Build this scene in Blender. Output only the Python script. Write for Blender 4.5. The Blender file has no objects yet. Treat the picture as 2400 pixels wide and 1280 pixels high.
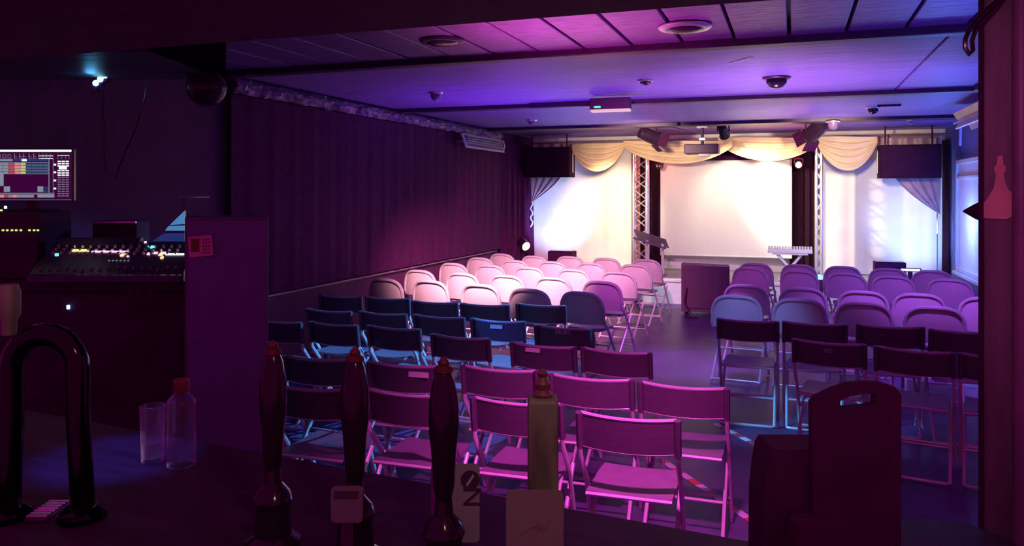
import bpy, bmesh, math, random
from mathutils import Vector, Matrix
random.seed(7)
SC = bpy.context.scene
COL = SC.collection
PI = math.pi
# ------------------------------------------------------------------ camera
F, HC, HY = 1850.0, 1.75, 450.0            # focal length in px, eye height, horizon row (2400x1280 frame)
TH = math.atan(657.0 / F)                  # the camera looks this far left of the room's axis
CT, ST = math.cos(TH), math.sin(TH)
cd = bpy.data.cameras.new('camera'); cam = bpy.data.objects.new('camera', cd); COL.objects.link(cam)
cam.location = (0, 0, HC); cam.rotation_euler = (PI/2, 0, TH)
cd.sensor_width = 36; cd.lens = 36*F/2400; cd.shift_y = -(640-HY)/2400; cd.clip_start = 0.05
SC.camera = cam
SC.view_settings.view_transform = 'Standard'; SC.view_settings.look = 'None'
SC.view_settings.exposure = 0; SC.view_settings.gamma = 1; SC.view_settings.use_curve_mapping = False
# ------------------------------------------------------------------ measured points -> room coordinates
def cw(xc, zc, z): return Vector((xc*CT - zc*ST, xc*ST + zc*CT, z))
def P(px, py, Z): return cw((px-1200)/F*Z, Z, HC-(py-HY)/F*Z)
def PZ(px, py, z): return P(px, py, (HC-z)*F/(py-HY))
def PY(px, py, Y): return P(px, py, Y/(CT + (px-1200)/F*ST))
def PX(px, py, X): return P(px, py, X/((px-1200)/F*CT - ST))
# ------------------------------------------------------------------ world and lamps
w = bpy.data.worlds.new('club_ambience'); SC.world = w; w.use_nodes = True
bg = w.node_tree.nodes['Background']; bg.inputs[0].default_value = (1.0, 0.0, 0.62, 1); bg.inputs[1].default_value = 0.30
def aim(o, tgt): o.rotation_euler = (Vector(tgt)-o.location).to_track_quat('-Z', 'Y').to_euler()
def spot(loc, tgt, watt, col, deg, blend=.5, r=.05):
    l = bpy.data.lights.new('spot', 'SPOT'); l.energy = watt; l.color = col; l.spot_size = math.radians(deg)
    l.spot_blend = blend; l.shadow_soft_size = r
    o = bpy.data.objects.new('spot_lamp', l); COL.objects.link(o); o.location = loc; aim(o, tgt); return o
def point(loc, watt, col, r=.05):
    l = bpy.data.lights.new('point', 'POINT'); l.energy = watt; l.color = col; l.shadow_soft_size = r
    o = bpy.data.objects.new('point_lamp', l); COL.objects.link(o); o.location = loc; return o
def area(loc, tgt, watt, col, sx, sy):
    l = bpy.data.lights.new('area', 'AREA'); l.energy = watt; l.color = col; l.shape = 'RECTANGLE'; l.size = sx; l.size_y = sy
    o = bpy.data.objects.new('area_lamp', l); COL.objects.link(o); o.location = loc; aim(o, tgt); return o
WARM = (1, .76, .46); MAG = (1, .10, .62); PINK = (1, .36, .66); BLUE = (.06, .12, 1); CYAN = (.08, .45, 1); VIO = (.42, .10, 1)
# stage lanterns (bodies further down at the same places) and added fill spots without bodies
def ahead(p, t, k): return Vector(p) + (Vector(t)-Vector(p)).normalized()*k
LA, TA = PY(1520, 318, 12.6), (.85, 14.4, 1.3)
LB, TB = PY(1912, 306, 12.6), (-1.0, 14.3, 1.4)
LC, TC = PY(1695, 308, 12.6), (-.7, 14.3, 1.35)
spot(ahead(LA, TA, .34), TA, 640, WARM, 50, .6, .06)
spot(ahead(LB, TB, .36), TB, 90, WARM, 62, .5, .06)
spot((-2.75, 12.3, 2.22), (-3.15, 14.4, 1.3), 330, WARM, 56, .7, .08)  # added spot without a body, brightens the curtain-side backdrop cloth
spot(ahead(LC, TC, .18), TC, 80, (1, .86, .66), 74, .6, .06)
spot((-2.1, 10.3, 2.35), (-2.2, 13.7, 2.22), 380, (1, .76, .50), 60, .9, .1)  # added front fill on the swags, no lantern hangs here
spot((.5, 10.3, 2.35), (.5, 13.7, 2.22), 380, (1, .76, .50), 60, .9, .1)  # matching added fill for the window-side swags
spot((.3, 10.4, 2.60), (.0, 12.9, .7), 240, (1, .84, .70), 46, .8, .08)  # added front fill on the lectern and keyboard
spot((-1.45, 10.9, 2.6), (-1.74, 12.47, .15), 260, (.85, .92, 1), 22, .6, .06)  # added cool spot brightening the stage front board
# blue-white floor uplights on the backdrop ends
spot((-4.1, 13.35, .80), (-4.25, 14.4, 1.3), 110, (.38, .52, 1), 84, .8, .05)
spot((1.80, 13.2, .72), (1.95, 14.4, 1.15), 120, (.30, .46, 1), 76, .8, .05)
# pink spot on the round-backed chairs
spot((-2.5, 5.8, 2.68), PZ(1165, 668, .62), 2900, (1, .40, .52), 49, 1., .06)
spot((-1.5, 6.2, 2.68), PZ(1405, 645, .62), 900, (1, .36, .56), 38, 1., .06)
spot((-1.4, 6.2, 2.68), (-2.2, 10.6, .5), 280, (.85, .10, .85), 70, .9, .08)
# magenta wash over the rows by the bar
spot((-.35, 2.62, 2.38), PZ(1370, 1085, .45), 470, (1, .10, .74), 62, 1., .05)
# cyan back light onto the middle rows and the window-side aisle chair
spot((-.6, 8.4, 2.72), PZ(960, 755, .75), 2200, CYAN, 40, .7, .04)
spot(P(250, 195, 4.5), PZ(1752, 935, .28), 1500, CYAN, 9, .6, .03)
spot(P(250, 195, 4.5), PZ(1175, 772, .72), 330, (.05, .22, 1), 9, .8, .03)
# blue and violet washes, bodiless spots added to tint ceiling, aisle floor and wall
spot((1.9, 7.4, 1.7), (1.7, 8.2, 2.78), 60, BLUE, 140, .9, .1)
spot((2.1, 10.2, 1.9), (1.9, 10.3, 2.78), 30, BLUE, 140, .9, .1)
spot((1.05, 6.5, 2.72), (1.4, 8.7, .6), 420, (.46, .10, 1), 66, .9, .08)
spot((-1.0, 8.0, 2.72), (-1.02, 8.1, 0), 420, (.55, .12, 1), 44, 1., .1)
spot((-1.0, 4.9, 2.6), (-.42, 7.15, .68), 300, (.22, .28, 1), 22, .9, .08)
spot((-2.8, 8.2, 1.2), (-2.6, 8.4, 2.8), 150, (.30, .07, 1), 150, .9, .1)
spot((-2.6, 11.0, 1.6), (-2.6, 11.0, 2.8), 40, (.14, .12, 1), 150, .9, .1)
spot((-1.4, 4.7, 1.9), (-1.25, 4.8, 2.8), 80, MAG, 130, .9, .1)
spot((-.2, 7.6, 1.1), (-.15, 7.7, 2.8), 250, (.72, .36, 1), 112, .95, .1)  # added lavender uplight standing in for stage glare on the ceiling
spot((.2, 10.6, 1.5), (.2, 10.7, 2.8), 70, (.72, .50, 1), 130, .95, .1)
spot((1.4, 4.6, 2.0), (.9, 4.7, 2.8), 55, BLUE, 130, .9, .1)
spot((-3.5, 10.6, 2.3), (-4.72, 11.4, 1.2), 18, (1, .12, .6), 70, .9, .08)
point((2.0, 12.4, 1.3), 55, (.10, .22, 1), .1)
# unseen fill lamps added around the bar
point(cw(.12, .45, 2.1), 6, (1, .74, .46), .05)  # added warm fill for the pump handles and cards
spot(cw(-1.0, 1.9, 1.9), PZ(262, 1075, 1.1), 26, (.08, .12, 1), 30, .5, .04)  # added blue spot for the lit patch on the counter
spot(cw(-.7, 2.0, 2.0), PZ(132, 1200, 1.1), 9, (1, .12, .75), 5, .6, .02)  # added narrow spot for the magenta glint at the font base
spot(cw(.75, 1.3, 2.2), cw(1.58, 2.5, 1.8), 11, (1, .18, .62), 60, .9, .04)  # added pink fill on the pillar
# ------------------------------------------------------------------ materials
def mat(name, col, rough=.5, metal=0., var=.12, scale=8., bump=0., stretch=(1, 1, 1), emit=None, estr=0., trans=0., spec=.5, alpha=1., coord='Object'):
    m = bpy.data.materials.new(name); m.use_nodes = True
    nt = m.node_tree; b = nt.nodes['Principled BSDF']
    b.inputs['Roughness'].default_value = rough; b.inputs['Metallic'].default_value = metal
    b.inputs['Specular IOR Level'].default_value = spec
    b.inputs['Transmission Weight'].default_value = trans; b.inputs['Alpha'].default_value = alpha
    tc = nt.nodes.new('ShaderNodeTexCoord'); mp = nt.nodes.new('ShaderNodeMapping'); mp.inputs['Scale'].default_value = stretch
    nz = nt.nodes.new('ShaderNodeTexNoise'); nz.inputs['Scale'].default_value = scale; nz.inputs['Detail'].default_value = 4
    nt.links.new(tc.outputs[coord], mp.inputs[0]); nt.links.new(mp.outputs[0], nz.inputs['Vector'])
    rp = nt.nodes.new('ShaderNodeValToRGB')
    rp.color_ramp.elements[0].position = .3; rp.color_ramp.elements[1].position = .7
    lo = [max(0, c*(1-var)) for c in col]; hi = [min(1, c*(1+var)) for c in col]
    rp.color_ramp.elements[0].color = (*lo, 1); rp.color_ramp.elements[1].color = (*hi, 1)
    nt.links.new(nz.outputs['Fac'], rp.inputs[0]); nt.links.new(rp.outputs[0], b.inputs['Base Color'])
    if bump:
        bp = nt.nodes.new('ShaderNodeBump'); bp.inputs['Strength'].default_value = bump; bp.inputs['Distance'].default_value = .02
        nt.links.new(nz.outputs['Fac'], bp.inputs['Height']); nt.links.new(bp.outputs[0], b.inputs['Normal'])
    if emit:
        b.inputs['Emission Color'].default_value = (*emit, 1); b.inputs['Emission Strength'].default_value = estr
    return m
M = {}
M['floor'] = mat('floor_vinyl', (.095, .038, .15), .38, var=.25, scale=3, bump=.05, spec=.22)
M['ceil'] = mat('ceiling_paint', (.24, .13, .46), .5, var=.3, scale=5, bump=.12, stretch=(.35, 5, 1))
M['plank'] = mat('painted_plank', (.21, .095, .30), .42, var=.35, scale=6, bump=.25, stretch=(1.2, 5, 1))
M['beam'] = mat('dark_beam', (.040, .010, .05), .45, var=.3, scale=9, bump=.1)
M['soffit'] = mat('soffit_wood', (.05, .03, .055), .45, var=.7, scale=4, bump=.15, stretch=(.5, 8, 1))
M['bulk'] = mat('bulkhead_black', (.115, .012, .085), .8, var=.15, spec=.1)
M['black'] = mat('matt_black', (.058, .004, .052), .75, var=.2, spec=.2)
M['blackg'] = mat('gloss_black', (.035, .012, .035), .25, var=.2)
M['curtain'] = mat('black_curtain', (.085, .010, .075), .9, var=.2, scale=30, spec=.15)
M['wallp'] = mat('dark_wall_paint', (.095, .010, .080), .8, var=.2, scale=4)
M['wall_bluelit'] = mat('blue_lit_wall', (.10, .12, .40), .55, var=.15, scale=4)  # blue of the wash light is put into the wall colour
M['drape'] = mat('stage_drape_black', (.022, .005, .016), .9, var=.2, scale=30, spec=.1)
M['spk'] = mat('speaker_black', (.034, .004, .028), .8, var=.2, spec=.15)
M['rail'] = mat('rail_paint', (.26, .13, .24), .45, var=.2)
M['white'] = mat('white_cloth', (.82, .80, .77), .85, var=.06, scale=3)
M['screen'] = mat('screen_fabric', (.72, .72, .70), .8, var=.02)
M['stage'] = mat('stage_board', (.42, .41, .36), .6, var=.12, scale=5)
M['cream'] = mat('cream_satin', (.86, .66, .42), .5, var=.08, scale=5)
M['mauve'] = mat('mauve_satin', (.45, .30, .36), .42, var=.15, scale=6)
M['alu'] = mat('aluminium', (.75, .75, .76), .35, .8, var=.08)
M['white_paint'] = mat('white_paint', (.75, .73, .74), .5, var=.06)
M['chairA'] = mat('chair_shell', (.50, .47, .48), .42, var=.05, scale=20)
M['chairA2'] = mat('chair_seat_shell', (.34, .31, .33), .5, var=.08, scale=20)
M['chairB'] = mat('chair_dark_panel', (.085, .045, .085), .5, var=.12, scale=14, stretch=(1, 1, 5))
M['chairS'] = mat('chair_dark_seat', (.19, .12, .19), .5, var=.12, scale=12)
M['edge'] = mat('chair_rim_lit', (.42, .34, .42), .35, var=.1)  # paler than the back panel, rim light put into the top edge colour
M['tube'] = mat('grey_steel_tube', (.66, .60, .64), .35, .15, var=.05)
M['chrome'] = mat('dark_chrome', (.03, .018, .03), .12, 1., var=.05)
M['paper'] = mat('paper', (.75, .72, .62), .8, var=.06)
M['card'] = mat('cream_card', (.17, .19, .12), .75, var=.1, scale=6)
M['pinkpaper'] = mat('pink_paper', (.75, .30, .42), .8, var=.08)
M['red'] = mat('red_plastic', (.17, .02, .03), .55)
M['redtape'] = mat('red_tape', (.65, .07, .06), .5, var=.15, scale=20)
M['whitetape'] = mat('white_tape', (.80, .78, .78), .5, var=.12, scale=20)
M['olive'] = mat('olive_wood', (.15, .23, .09), .55, var=.6, scale=9, bump=.3, stretch=(3, 3, .6))
M['copper'] = mat('copper_finial', (.14, .05, .035), .35, .5, var=.2)
M['glass'] = mat('clear_glass', (.8, .75, .85), .08, trans=.9, alpha=.35)
M['acrylic'] = mat('clear_acrylic', (.20, .11, .27), .2, alpha=.85)
M['brown'] = mat('brown_wood', (.20, .10, .07), .45, var=.4, scale=6, stretch=(6, 6, .6))
M['counter'] = mat('bar_top', (.05, .02, .05), .5, var=.3, scale=5, stretch=(1, 6, 1), spec=.15)
M['counterf'] = mat('bar_edge', (.05, .018, .05), .6, var=.3, spec=.2)
M['orange'] = mat('salmon_flat', (.85, .42, .42), .7, var=.15)
M['pillar'] = mat('pillar_paint', (.24, .13, .22), .6, var=.25, scale=5, stretch=(4, 4, .5))
M['pillars'] = mat('pillar_pipe', (.26, .13, .24), .45, var=.15)
M['ink'] = mat('ink', (.04, .03, .04), .6)
M['bottlegl'] = mat('dark_gloss_handle', (.02, .008, .018), .12, var=.1, spec=.35)
M['projector'] = mat('projector_shell', (.07, .02, .09), .5, var=.25, scale=60)
def em(name, col, s): return mat(name, (.02, .02, .02), .5, emit=col, estr=s)
E = {'white': em('glow_white', (.92, .92, 1), 1.6), 'cyan': em('glow_cyan', (.25, .8, 1), 4), 'green': em('glow_green', (.1, .9, .7), 2),
     'lime': em('glow_lime', (.7, .9, .25), 1.0), 'yellow': em('glow_yellow', (1, .75, .25), 1.6), 'pink': em('glow_pink', (1, .55, .8), 1.4),
     'orange': em('glow_orange', (1, .45, .25), 2), 'red': em('glow_red', (.75, .08, .12), .6), 'salmon': em('glow_salmon', (.9, .3, .3), .8),
     'yel2': em('glow_pale_yellow', (.8, .72, .28), .7), 'slate': em('glow_slate', (.35, .42, .55), .6), 'teal': em('glow_teal', (.02, .07, .15), .8),
     'dim': em('glow_dim', (.3, .28, .45), .5), 'panel': em('glow_panel', (.05, .002, .05), .6), 'blue': em('glow_blue', (.1, .3, 1), 5),
     'lamp': em('glow_lamp', (1, .85, .65), 12), 'redlamp': em('glow_red_lamp', (1, .38, .25), 9), 'navy': em('glow_navy', (.03, .05, .22), .6),
     'exit': em('glow_exit', (.1, .9, .5), 1.2), 'bluepanel': em('glow_blue_panel', (.10, .38, .80), .55), 'bluedim': em('glow_blue_dim', (.02, .05, .28), .5)}
# ------------------------------------------------------------------ mesh helpers
class MB:
    def __init__(s): s.bm = bmesh.new()
    def box(s, c, d, rot=None, bev=0, mi=0):
        r = bmesh.ops.create_cube(s.bm, size=1); vs = r['verts']
        bmesh.ops.scale(s.bm, vec=d, verts=vs)
        if bev:
            es = list({e for v in vs for e in v.link_edges})
            g = bmesh.ops.bevel(s.bm, geom=es, offset=bev, segments=2, affect='EDGES', profile=.5)
            vs = list({v for f in g['faces'] for v in f.verts} | {v for v in vs if v.is_valid})
        if rot is not None: bmesh.ops.rotate(s.bm, matrix=rot, verts=vs, cent=(0, 0, 0))
        bmesh.ops.translate(s.bm, vec=c, verts=vs)
        if mi:
            for f in {f for v in vs for f in v.link_faces}: f.material_index = mi
        return s
    def tube(s, pts, r, n=8, closed=False, sq=1.0):
        pts = [Vector(p) for p in pts]; N = len(pts); rs = r if isinstance(r, (list, tuple)) else [r]*N
        rings = []; nrm = None
        for i, p in enumerate(pts):
            if closed: t = (pts[(i+1) % N]-pts[i-1])
            else: t = pts[min(i+1, N-1)]-pts[max(i-1, 0)]
            t.normalize()
            if nrm is None:
                a = Vector((0, 0, 1)) if abs(t.z) < .9 else Vector((0, 1, 0))
                nrm = t.cross(a).normalized()
            else:
                nrm = (nrm - t*nrm.dot(t)).normalized()
            bn = t.cross(nrm)
            rings.append([s.bm.verts.new(p + (nrm*math.cos(2*PI*k/n)*rs[i] + bn*math.sin(2*PI*k/n)*rs[i]*sq)) for k in range(n)])
        for i in range(N if closed else N-1):
            a, b = rings[i], rings[(i+1) % N]
            for k in range(n): s.bm.faces.new((a[k], a[(k+1) % n], b[(k+1) % n], b[k]))
        if not closed:
            s.bm.faces.new(rings[0][::-1]); s.bm.faces.new(rings[-1])
        return s
    def lathe(s, prof, n=20, c=(0, 0, 0), mtx=None):
        c = Vector(c); rings = []
        for r, z in prof:
            ring = []
            for k in range(n):
                v = Vector((max(r, 1e-4)*math.cos(2*PI*k/n), max(r, 1e-4)*math.sin(2*PI*k/n), z))
                if mtx is not None: v = mtx @ v
                ring.append(s.bm.verts.new(v+c))
            rings.append(ring)
        for a, b in zip(rings, rings[1:]):
            for k in range(n): s.bm.faces.new((a[k], a[(k+1) % n], b[(k+1) % n], b[k]))
        s.bm.faces.new(rings[0][::-1]); s.bm.faces.new(rings[-1])
        return s
    def prism(s, out, y0, y1):           # outline in (x, z), thickness along y
        a = [s.bm.verts.new((x, y0, z)) for x, z in out]; b = [s.bm.verts.new((x, y1, z)) for x, z in out]; n = len(out)
        s.bm.faces.new(a); s.bm.faces.new(b[::-1])
        for k in range(n): s.bm.faces.new((a[(k+1) % n], a[k], b[k], b[(k+1) % n]))
        return s
    def grid(s, fn, nu, nv, th=None):     # fn(u,v) -> point ; th: offset vector for a second side
        A = [[s.bm.verts.new(fn(i/nu, j/nv)) for j in range(nv+1)] for i in range(nu+1)]
        for i in range(nu):
            for j in range(nv): s.bm.faces.new((A[i][j], A[i+1][j], A[i+1][j+1], A[i][j+1]))
        if th:
            th = Vector(th)
            B = [[s.bm.verts.new(A[i][j].co+th) for j in range(nv+1)] for i in range(nu+1)]
            for i in range(nu):
                for j in range(nv): s.bm.faces.new((B[i][j+1], B[i+1][j+1], B[i+1][j], B[i][j]))
            for i in range(nu):
                s.bm.faces.new((A[i+1][0], A[i][0], B[i][0], B[i+1][0])); s.bm.faces.new((A[i][nv], A[i+1][nv], B[i+1][nv], B[i][nv]))
            for j in range(nv):
                s.bm.faces.new((A[0][j], A[0][j+1], B[0][j+1], B[0][j])); s.bm.faces.new((A[nu][j+1], A[nu][j], B[nu][j], B[nu][j+1]))
        return s
    def build(s, name, m, parent=None, smooth=True, loc=None, rot=None):
        bmesh.ops.recalc_face_normals(s.bm, faces=s.bm.faces)
        me = bpy.data.meshes.new(name); s.bm.to_mesh(me); s.bm.free()
        for mm in (m if isinstance(m, (list, tuple)) else [m]): me.materials.append(mm)
        if smooth:
            for p in me.polygons: p.use_smooth = True
            me.set_sharp_from_angle(angle=math.radians(38))
        o = bpy.data.objects.new(name, me); COL.objects.link(o)
        if parent: o.parent = parent
        if loc is not None: o.location = loc
        if rot is not None: o.rotation_euler = rot
        return o
def tag(o, label, cat, group=None):
    o['label'] = label; o['category'] = cat
    if group: o['group'] = group
    return o
def thing(name, label, cat, loc=(0, 0, 0), rz=0, group=None):
    o = bpy.data.objects.new(name, None); COL.objects.link(o); o.location = loc; o.rotation_euler = (0, 0, rz)
    return tag(o, label, cat, group)
def struct(o): o['kind'] = 'structure'; return o
def dup(root, loc, rz, label, group=None):
    r = root.copy(); COL.objects.link(r); r.location = loc; r.rotation_euler = (0, 0, rz); r['label'] = label
    if group: r['group'] = group
    for ch in list(root.children):
        c = ch.copy(); COL.objects.link(c); c.parent = r
        for g in ch.children:
            d = g.copy(); COL.objects.link(d); d.parent = c
    return r
def again(o, parent, loc=None, rot=None):
    c = o.copy(); COL.objects.link(c); c.parent = parent
    if loc is not None: c.location = loc
    if rot is not None: c.rotation_euler = rot
    return c
def text(body, size, m, parent, loc, rot, name='lettering', ext=.0008):
    cu = bpy.data.curves.new(name, 'FONT'); cu.body = body; cu.size = size; cu.extrude = ext; cu.align_x = 'CENTER'; cu.align_y = 'CENTER'
    tmp = bpy.data.objects.new(name, cu); COL.objects.link(tmp); bpy.context.view_layer.update()
    me = bpy.data.meshes.new_from_object(tmp.evaluated_get(bpy.context.evaluated_depsgraph_get())); me.name = name
    bpy.data.objects.remove(tmp); bpy.data.curves.remove(cu); me.materials.clear(); me.materials.append(m)
    o = bpy.data.objects.new(name, me); COL.objects.link(o); o.parent = parent; o.location = loc; o.rotation_euler = rot
    return o
def R(a, ax): return Matrix.Rotation(a, 3, ax)
XL, XR, YB, ZC = -4.75, 2.35, 14.5, 2.78
# ------------------------------------------------------------------ the room
struct(MB().box((-1.6, 6.3, -.05), (10.4, 17.0, .1)).build('floor', M['floor'], smooth=False))
struct(MB().box((XL-.06, 9.05, 1.42), (.12, 11.2, 2.84)).build('wall_left', M['wallp'], smooth=False))
struct(MB().box((-5.7, 3.50, 1.42), (1.8, .12, 2.84)).build('wall_booth', M['wallp'], smooth=False))
struct(MB().box((XR+.06, 10.2, 1.42), (.12, 8.8, 2.84)).build('wall_right', M['wall_bluelit'], smooth=False))
struct(MB().box((-1.2, YB+.06, 1.42), (7.3, .12, 2.84)).build('wall_back', M['white'], smooth=False))
ceil = struct(MB().box((-1.45, 8.75, ZC+.12), (8.3, 12.0, .12)).build('ceiling', M['beam'], smooth=False))
pk = None
for i in range(-15, 10):                                              # boards running towards the stage
    x = -.02 + .3475*(i+.5)
    if pk is None:
        pk = MB().box((0, 0, 0), (.325, 2.72, .05), bev=.006).build('plank', M['plank'], ceil, smooth=False); o = pk
    else: o = again(pk, ceil)
    o.location = (x, 4.18, ZC+.03+random.uniform(-.004, .004))
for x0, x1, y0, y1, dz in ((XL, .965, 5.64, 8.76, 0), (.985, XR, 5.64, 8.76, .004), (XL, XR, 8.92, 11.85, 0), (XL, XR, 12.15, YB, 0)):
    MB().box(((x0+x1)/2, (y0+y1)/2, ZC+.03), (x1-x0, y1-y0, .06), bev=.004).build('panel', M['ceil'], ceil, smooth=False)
def beam(name, y0, y1, drop): return struct(MB().box(((XL+XR)/2, (y0+y1)/2, ZC-drop/2+.03), (XR-XL, y1-y0, drop+.06), bev=.006).build(name, M['beam'], smooth=False))
beam('trim_1', 5.52, 5.64, .045); beam('trim_2', 8.76, 8.92, .045); beam('trim_3', 11.85, 12.15, .045)
MB().box((-2.5, 8.72, ZC-.03), (.75, .09, .06), bev=.006).build('trim_4', M['beam'], smooth=False)['kind'] = 'structure'
MB().box((-1.9, 11.8, ZC-.03), (.62, .1, .06), bev=.006).build('trim_5', M['beam'], smooth=False)['kind'] = 'structure'
MB().box((XR-.35, 8.6, ZC-.03), (.7, .12, .06), bev=.006).build('trim_6', M['beam'], smooth=False)['kind'] = 'structure'
# bulkhead over the bar and the boarded soffit over the light desk
bulk = struct(MB().box((-1.45, 2.3, 2.65), (8.3, 1.05, .5), bev=.01).build('ceiling_bulkhead', M['bulk'], smooth=False))
so = MB(); so.box((-1.27, .15, 2.66), (2.9, .95, .44), bev=.008)
s_o = struct(so.build('ceiling_soffit', M['soffit'], smooth=False, loc=cw(-1.95, 4.20, 0), rot=(0, 0, TH)))
MB().box((.19, .15, 2.66), (.02, .96, .442)).build('shade_cap', mat('shade_cap_black', (.006, .002, .005), .9, spec=0), s_o, smooth=False)  # near-black cap added to keep the soffit end in shade
# dado rail, panelled dado
struct(MB().box((XL+.02, 9.0, .755), (.05, 7.0, .022), bev=.004).build('trim_7', M['rail'], smooth=False))
struct(MB().box((XL+.015, 9.0, .06), (.03, 7.0, .12)).build('baseboard_left', M['wallp'], smooth=False))
struct(MB().box((XR-.015, 12.4, .06), (.03, 4.0, .12)).build('baseboard_right', M['wallp'], smooth=False))
# black curtain along the wall
def pleat(x0, y0, x1, y1, z0, z1, n, amp, sag=0., seed=1):
    rnd = random.Random(seed); ph = [rnd.uniform(0, 6.28) for _ in range(4)]
    d = Vector((x1-x0, y1-y0, 0)); L = d.length; d.normalize(); nn = Vector((d.y, -d.x, 0))
    def fn(u, v):
        a = amp*(math.sin(u*n*2*PI+ph[0]) + .5*math.sin(u*n*3.7*PI+ph[1]+v) + .35*math.sin(u*n*.9*PI+ph[2]+v*2))*(.55+.45*v)
        return Vector((x0, y0, 0)) + d*(u*L) + nn*a + Vector((0, 0, z1 + (z0-z1)*v))
    return fn
tag(MB().grid(pleat(XL+.07, 5.75, XL+.07, 12.6, .785, 2.62, 22, .006, seed=3), 260, 10, (-.008, 0, 0)).build('wall_curtain', M['curtain']),
    'long black curtain hung on the wall above the thin dado rail', 'curtain')
tag(MB().grid(pleat(XL+.07, 12.65, XL+.10, 14.3, .42, 2.62, 7, .03, seed=5), 90, 10, (-.008, .004, 0)).build('corner_curtain', M['curtain']),
    'dark blue-lit curtain gathered in the stage corner beside the dado rail', 'curtain')
tag(MB().grid(pleat(XR-.07, 14.35, XR-.05, 13.98, .42, 2.58, 3, .02, seed=6), 70, 10, (.006, .006, 0)).build('corner_curtain', M['drape']),
    'dark curtain gathered in the stage corner beside the white window', 'curtain')
rnd = random.Random(11)
pel_n = [[rnd.uniform(-1, 1) for _ in range(9)] for _ in range(201)]
def pelm(u, v):
    y = 5.75 + 6.75*u
    k = pel_n[int(u*200)][int(v*8)]
    return Vector((XL+.10+.05*math.sin(v*PI)+.02*k, y, 2.76-.13*v-.012*k*v))
tag(MB().grid(pelm, 200, 8, (-.02, 0, 0)).build('curtain_pelmet', mat('crumpled_silver_cloth', (.22, .12, .26), .4, var=.6, scale=9, bump=.4)),
    'crumpled silvery cloth strip along the top of the black wall curtain', 'pelmet')
# window on the window wall
def rect_on_right(px0, px1, pt0, pb0):
    return None
wy0, wy1, wz0, wz1 = 10.6, 13.35, .58, 2.22
win = struct(MB().box((XR-.03, (wy0+wy1)/2, wz0-.03), (.10, wy1-wy0+.16, .05), bev=.006).build('window_1', M['white_paint'], smooth=False))
fr = MB()
for z in (wz0+.03, wz1-.03): fr.box((XR-.025, (wy0+wy1)/2, z), (.05, wy1-wy0, .06), bev=.004)
for y in (wy0+.03, wy1-.03): fr.box((XR-.025, y, (wz0+wz1)/2), (.05, .06, wz1-wz0-.12), bev=.004)
fr.build('frame', M['white_paint'], win, smooth=False)
MB().box((XR-.025, (wy0+wy1)/2, wz1-.26), (.045, wy1-wy0-.12, .04), bev=.004).build('transom', M['white_paint'], win, smooth=False)
MB().box((XR-.008, (wy0+wy1)/2, (wz0+wz1)/2), (.016, wy1-wy0-.1, wz1-wz0-.1)).build('pane', mat('frosted_pane', (.78, .74, .80), .35, var=.06), win, smooth=False)
# stage
stg = struct(MB().box((-1.2, 13.5, .18), (7.1, 2.0, .36)).build('floor_stage', M['stage'], smooth=False))
MB().box((-1.2, 12.49, .365), (7.1, .05, .05), bev=.008).build('edge_strip', M['white_paint'], stg, smooth=False)
MB().box((-1.2, 12.49, .17), (7.1, .02, .34)).build('front_board', M['white_paint'], stg, smooth=False)
# ------------------------------------------------------------------ backdrop
def xy(px, Y): return PY(px, 450, Y).x
def zz(px, py, Y): return PY(px, py, Y).z
tag(MB().grid(pleat(xy(1246, 14.4), 14.42, xy(1482, 14.4), 14.42, .37, 2.6, 5, .006, seed=8), 60, 8, (0, .006, 0)).build('backdrop_cloth', M['white']),
    'white backdrop cloth between the dark corner curtain and the lectern truss', 'backdrop')
tag(MB().grid(pleat(xy(1926, 14.4), 14.42, xy(2196, 14.4), 14.42, .37, 2.6, 5, .006, seed=9), 60, 8, (0, .006, 0)).build('backdrop_cloth', M['white']),
    'white backdrop cloth between the slim truss and the window-side corner', 'backdrop')
tag(MB().grid(pleat(xy(1500, 14.3), 14.33, xy(1552, 14.3), 14.33, .37, 2.62, 3, .02, seed=10), 40, 8, (0, .006, 0)).build('stage_drape', M['drape']),
    'narrow black drape between the lectern truss and the projection screen', 'curtain')
tag(MB().grid(pleat(xy(1851, 14.3), 14.33, xy(1914, 14.3), 14.33, .37, 2.62, 4, .02, seed=12), 50, 8, (0, .006, 0)).build('stage_drape', M['drape']),
    'black drape between the projection screen and the slim truss', 'curtain')
tag(MB().grid(pleat(xy(1553, 14.3), 14.36, xy(1850, 14.3), 14.36, 2.12, 2.62, 9, .015, seed=13), 90, 4, (0, .006, 0)).build('stage_valance', M['drape']),
    'black valance across the top of the projection screen', 'curtain')
Ys = 14.2; sx0, sx1 = xy(1548, Ys), xy(1856, Ys); szt, szb = zz(1700, 376, Ys), zz(1700, 599, Ys)
scr = thing('projection_screen', 'blank white projection screen at the middle of the stage', 'screen', ((sx0+sx1)/2, Ys, szb))
MB().box((0, 0, (szt-szb)/2), (sx1-sx0, .008, szt-szb)).build('fabric', M['screen'], scr, smooth=False)
MB().tube([(-(sx1-sx0)/2, -.004, -.012), ((sx1-sx0)/2, -.004, -.012)], .014).build('bottom_bar', M['white_paint'], scr)
MB().box((0, .02, szt-szb+.05), (sx1-sx0+.1, .09, .09), bev=.01).build('roller_case', M['black'], scr, smooth=False)
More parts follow.
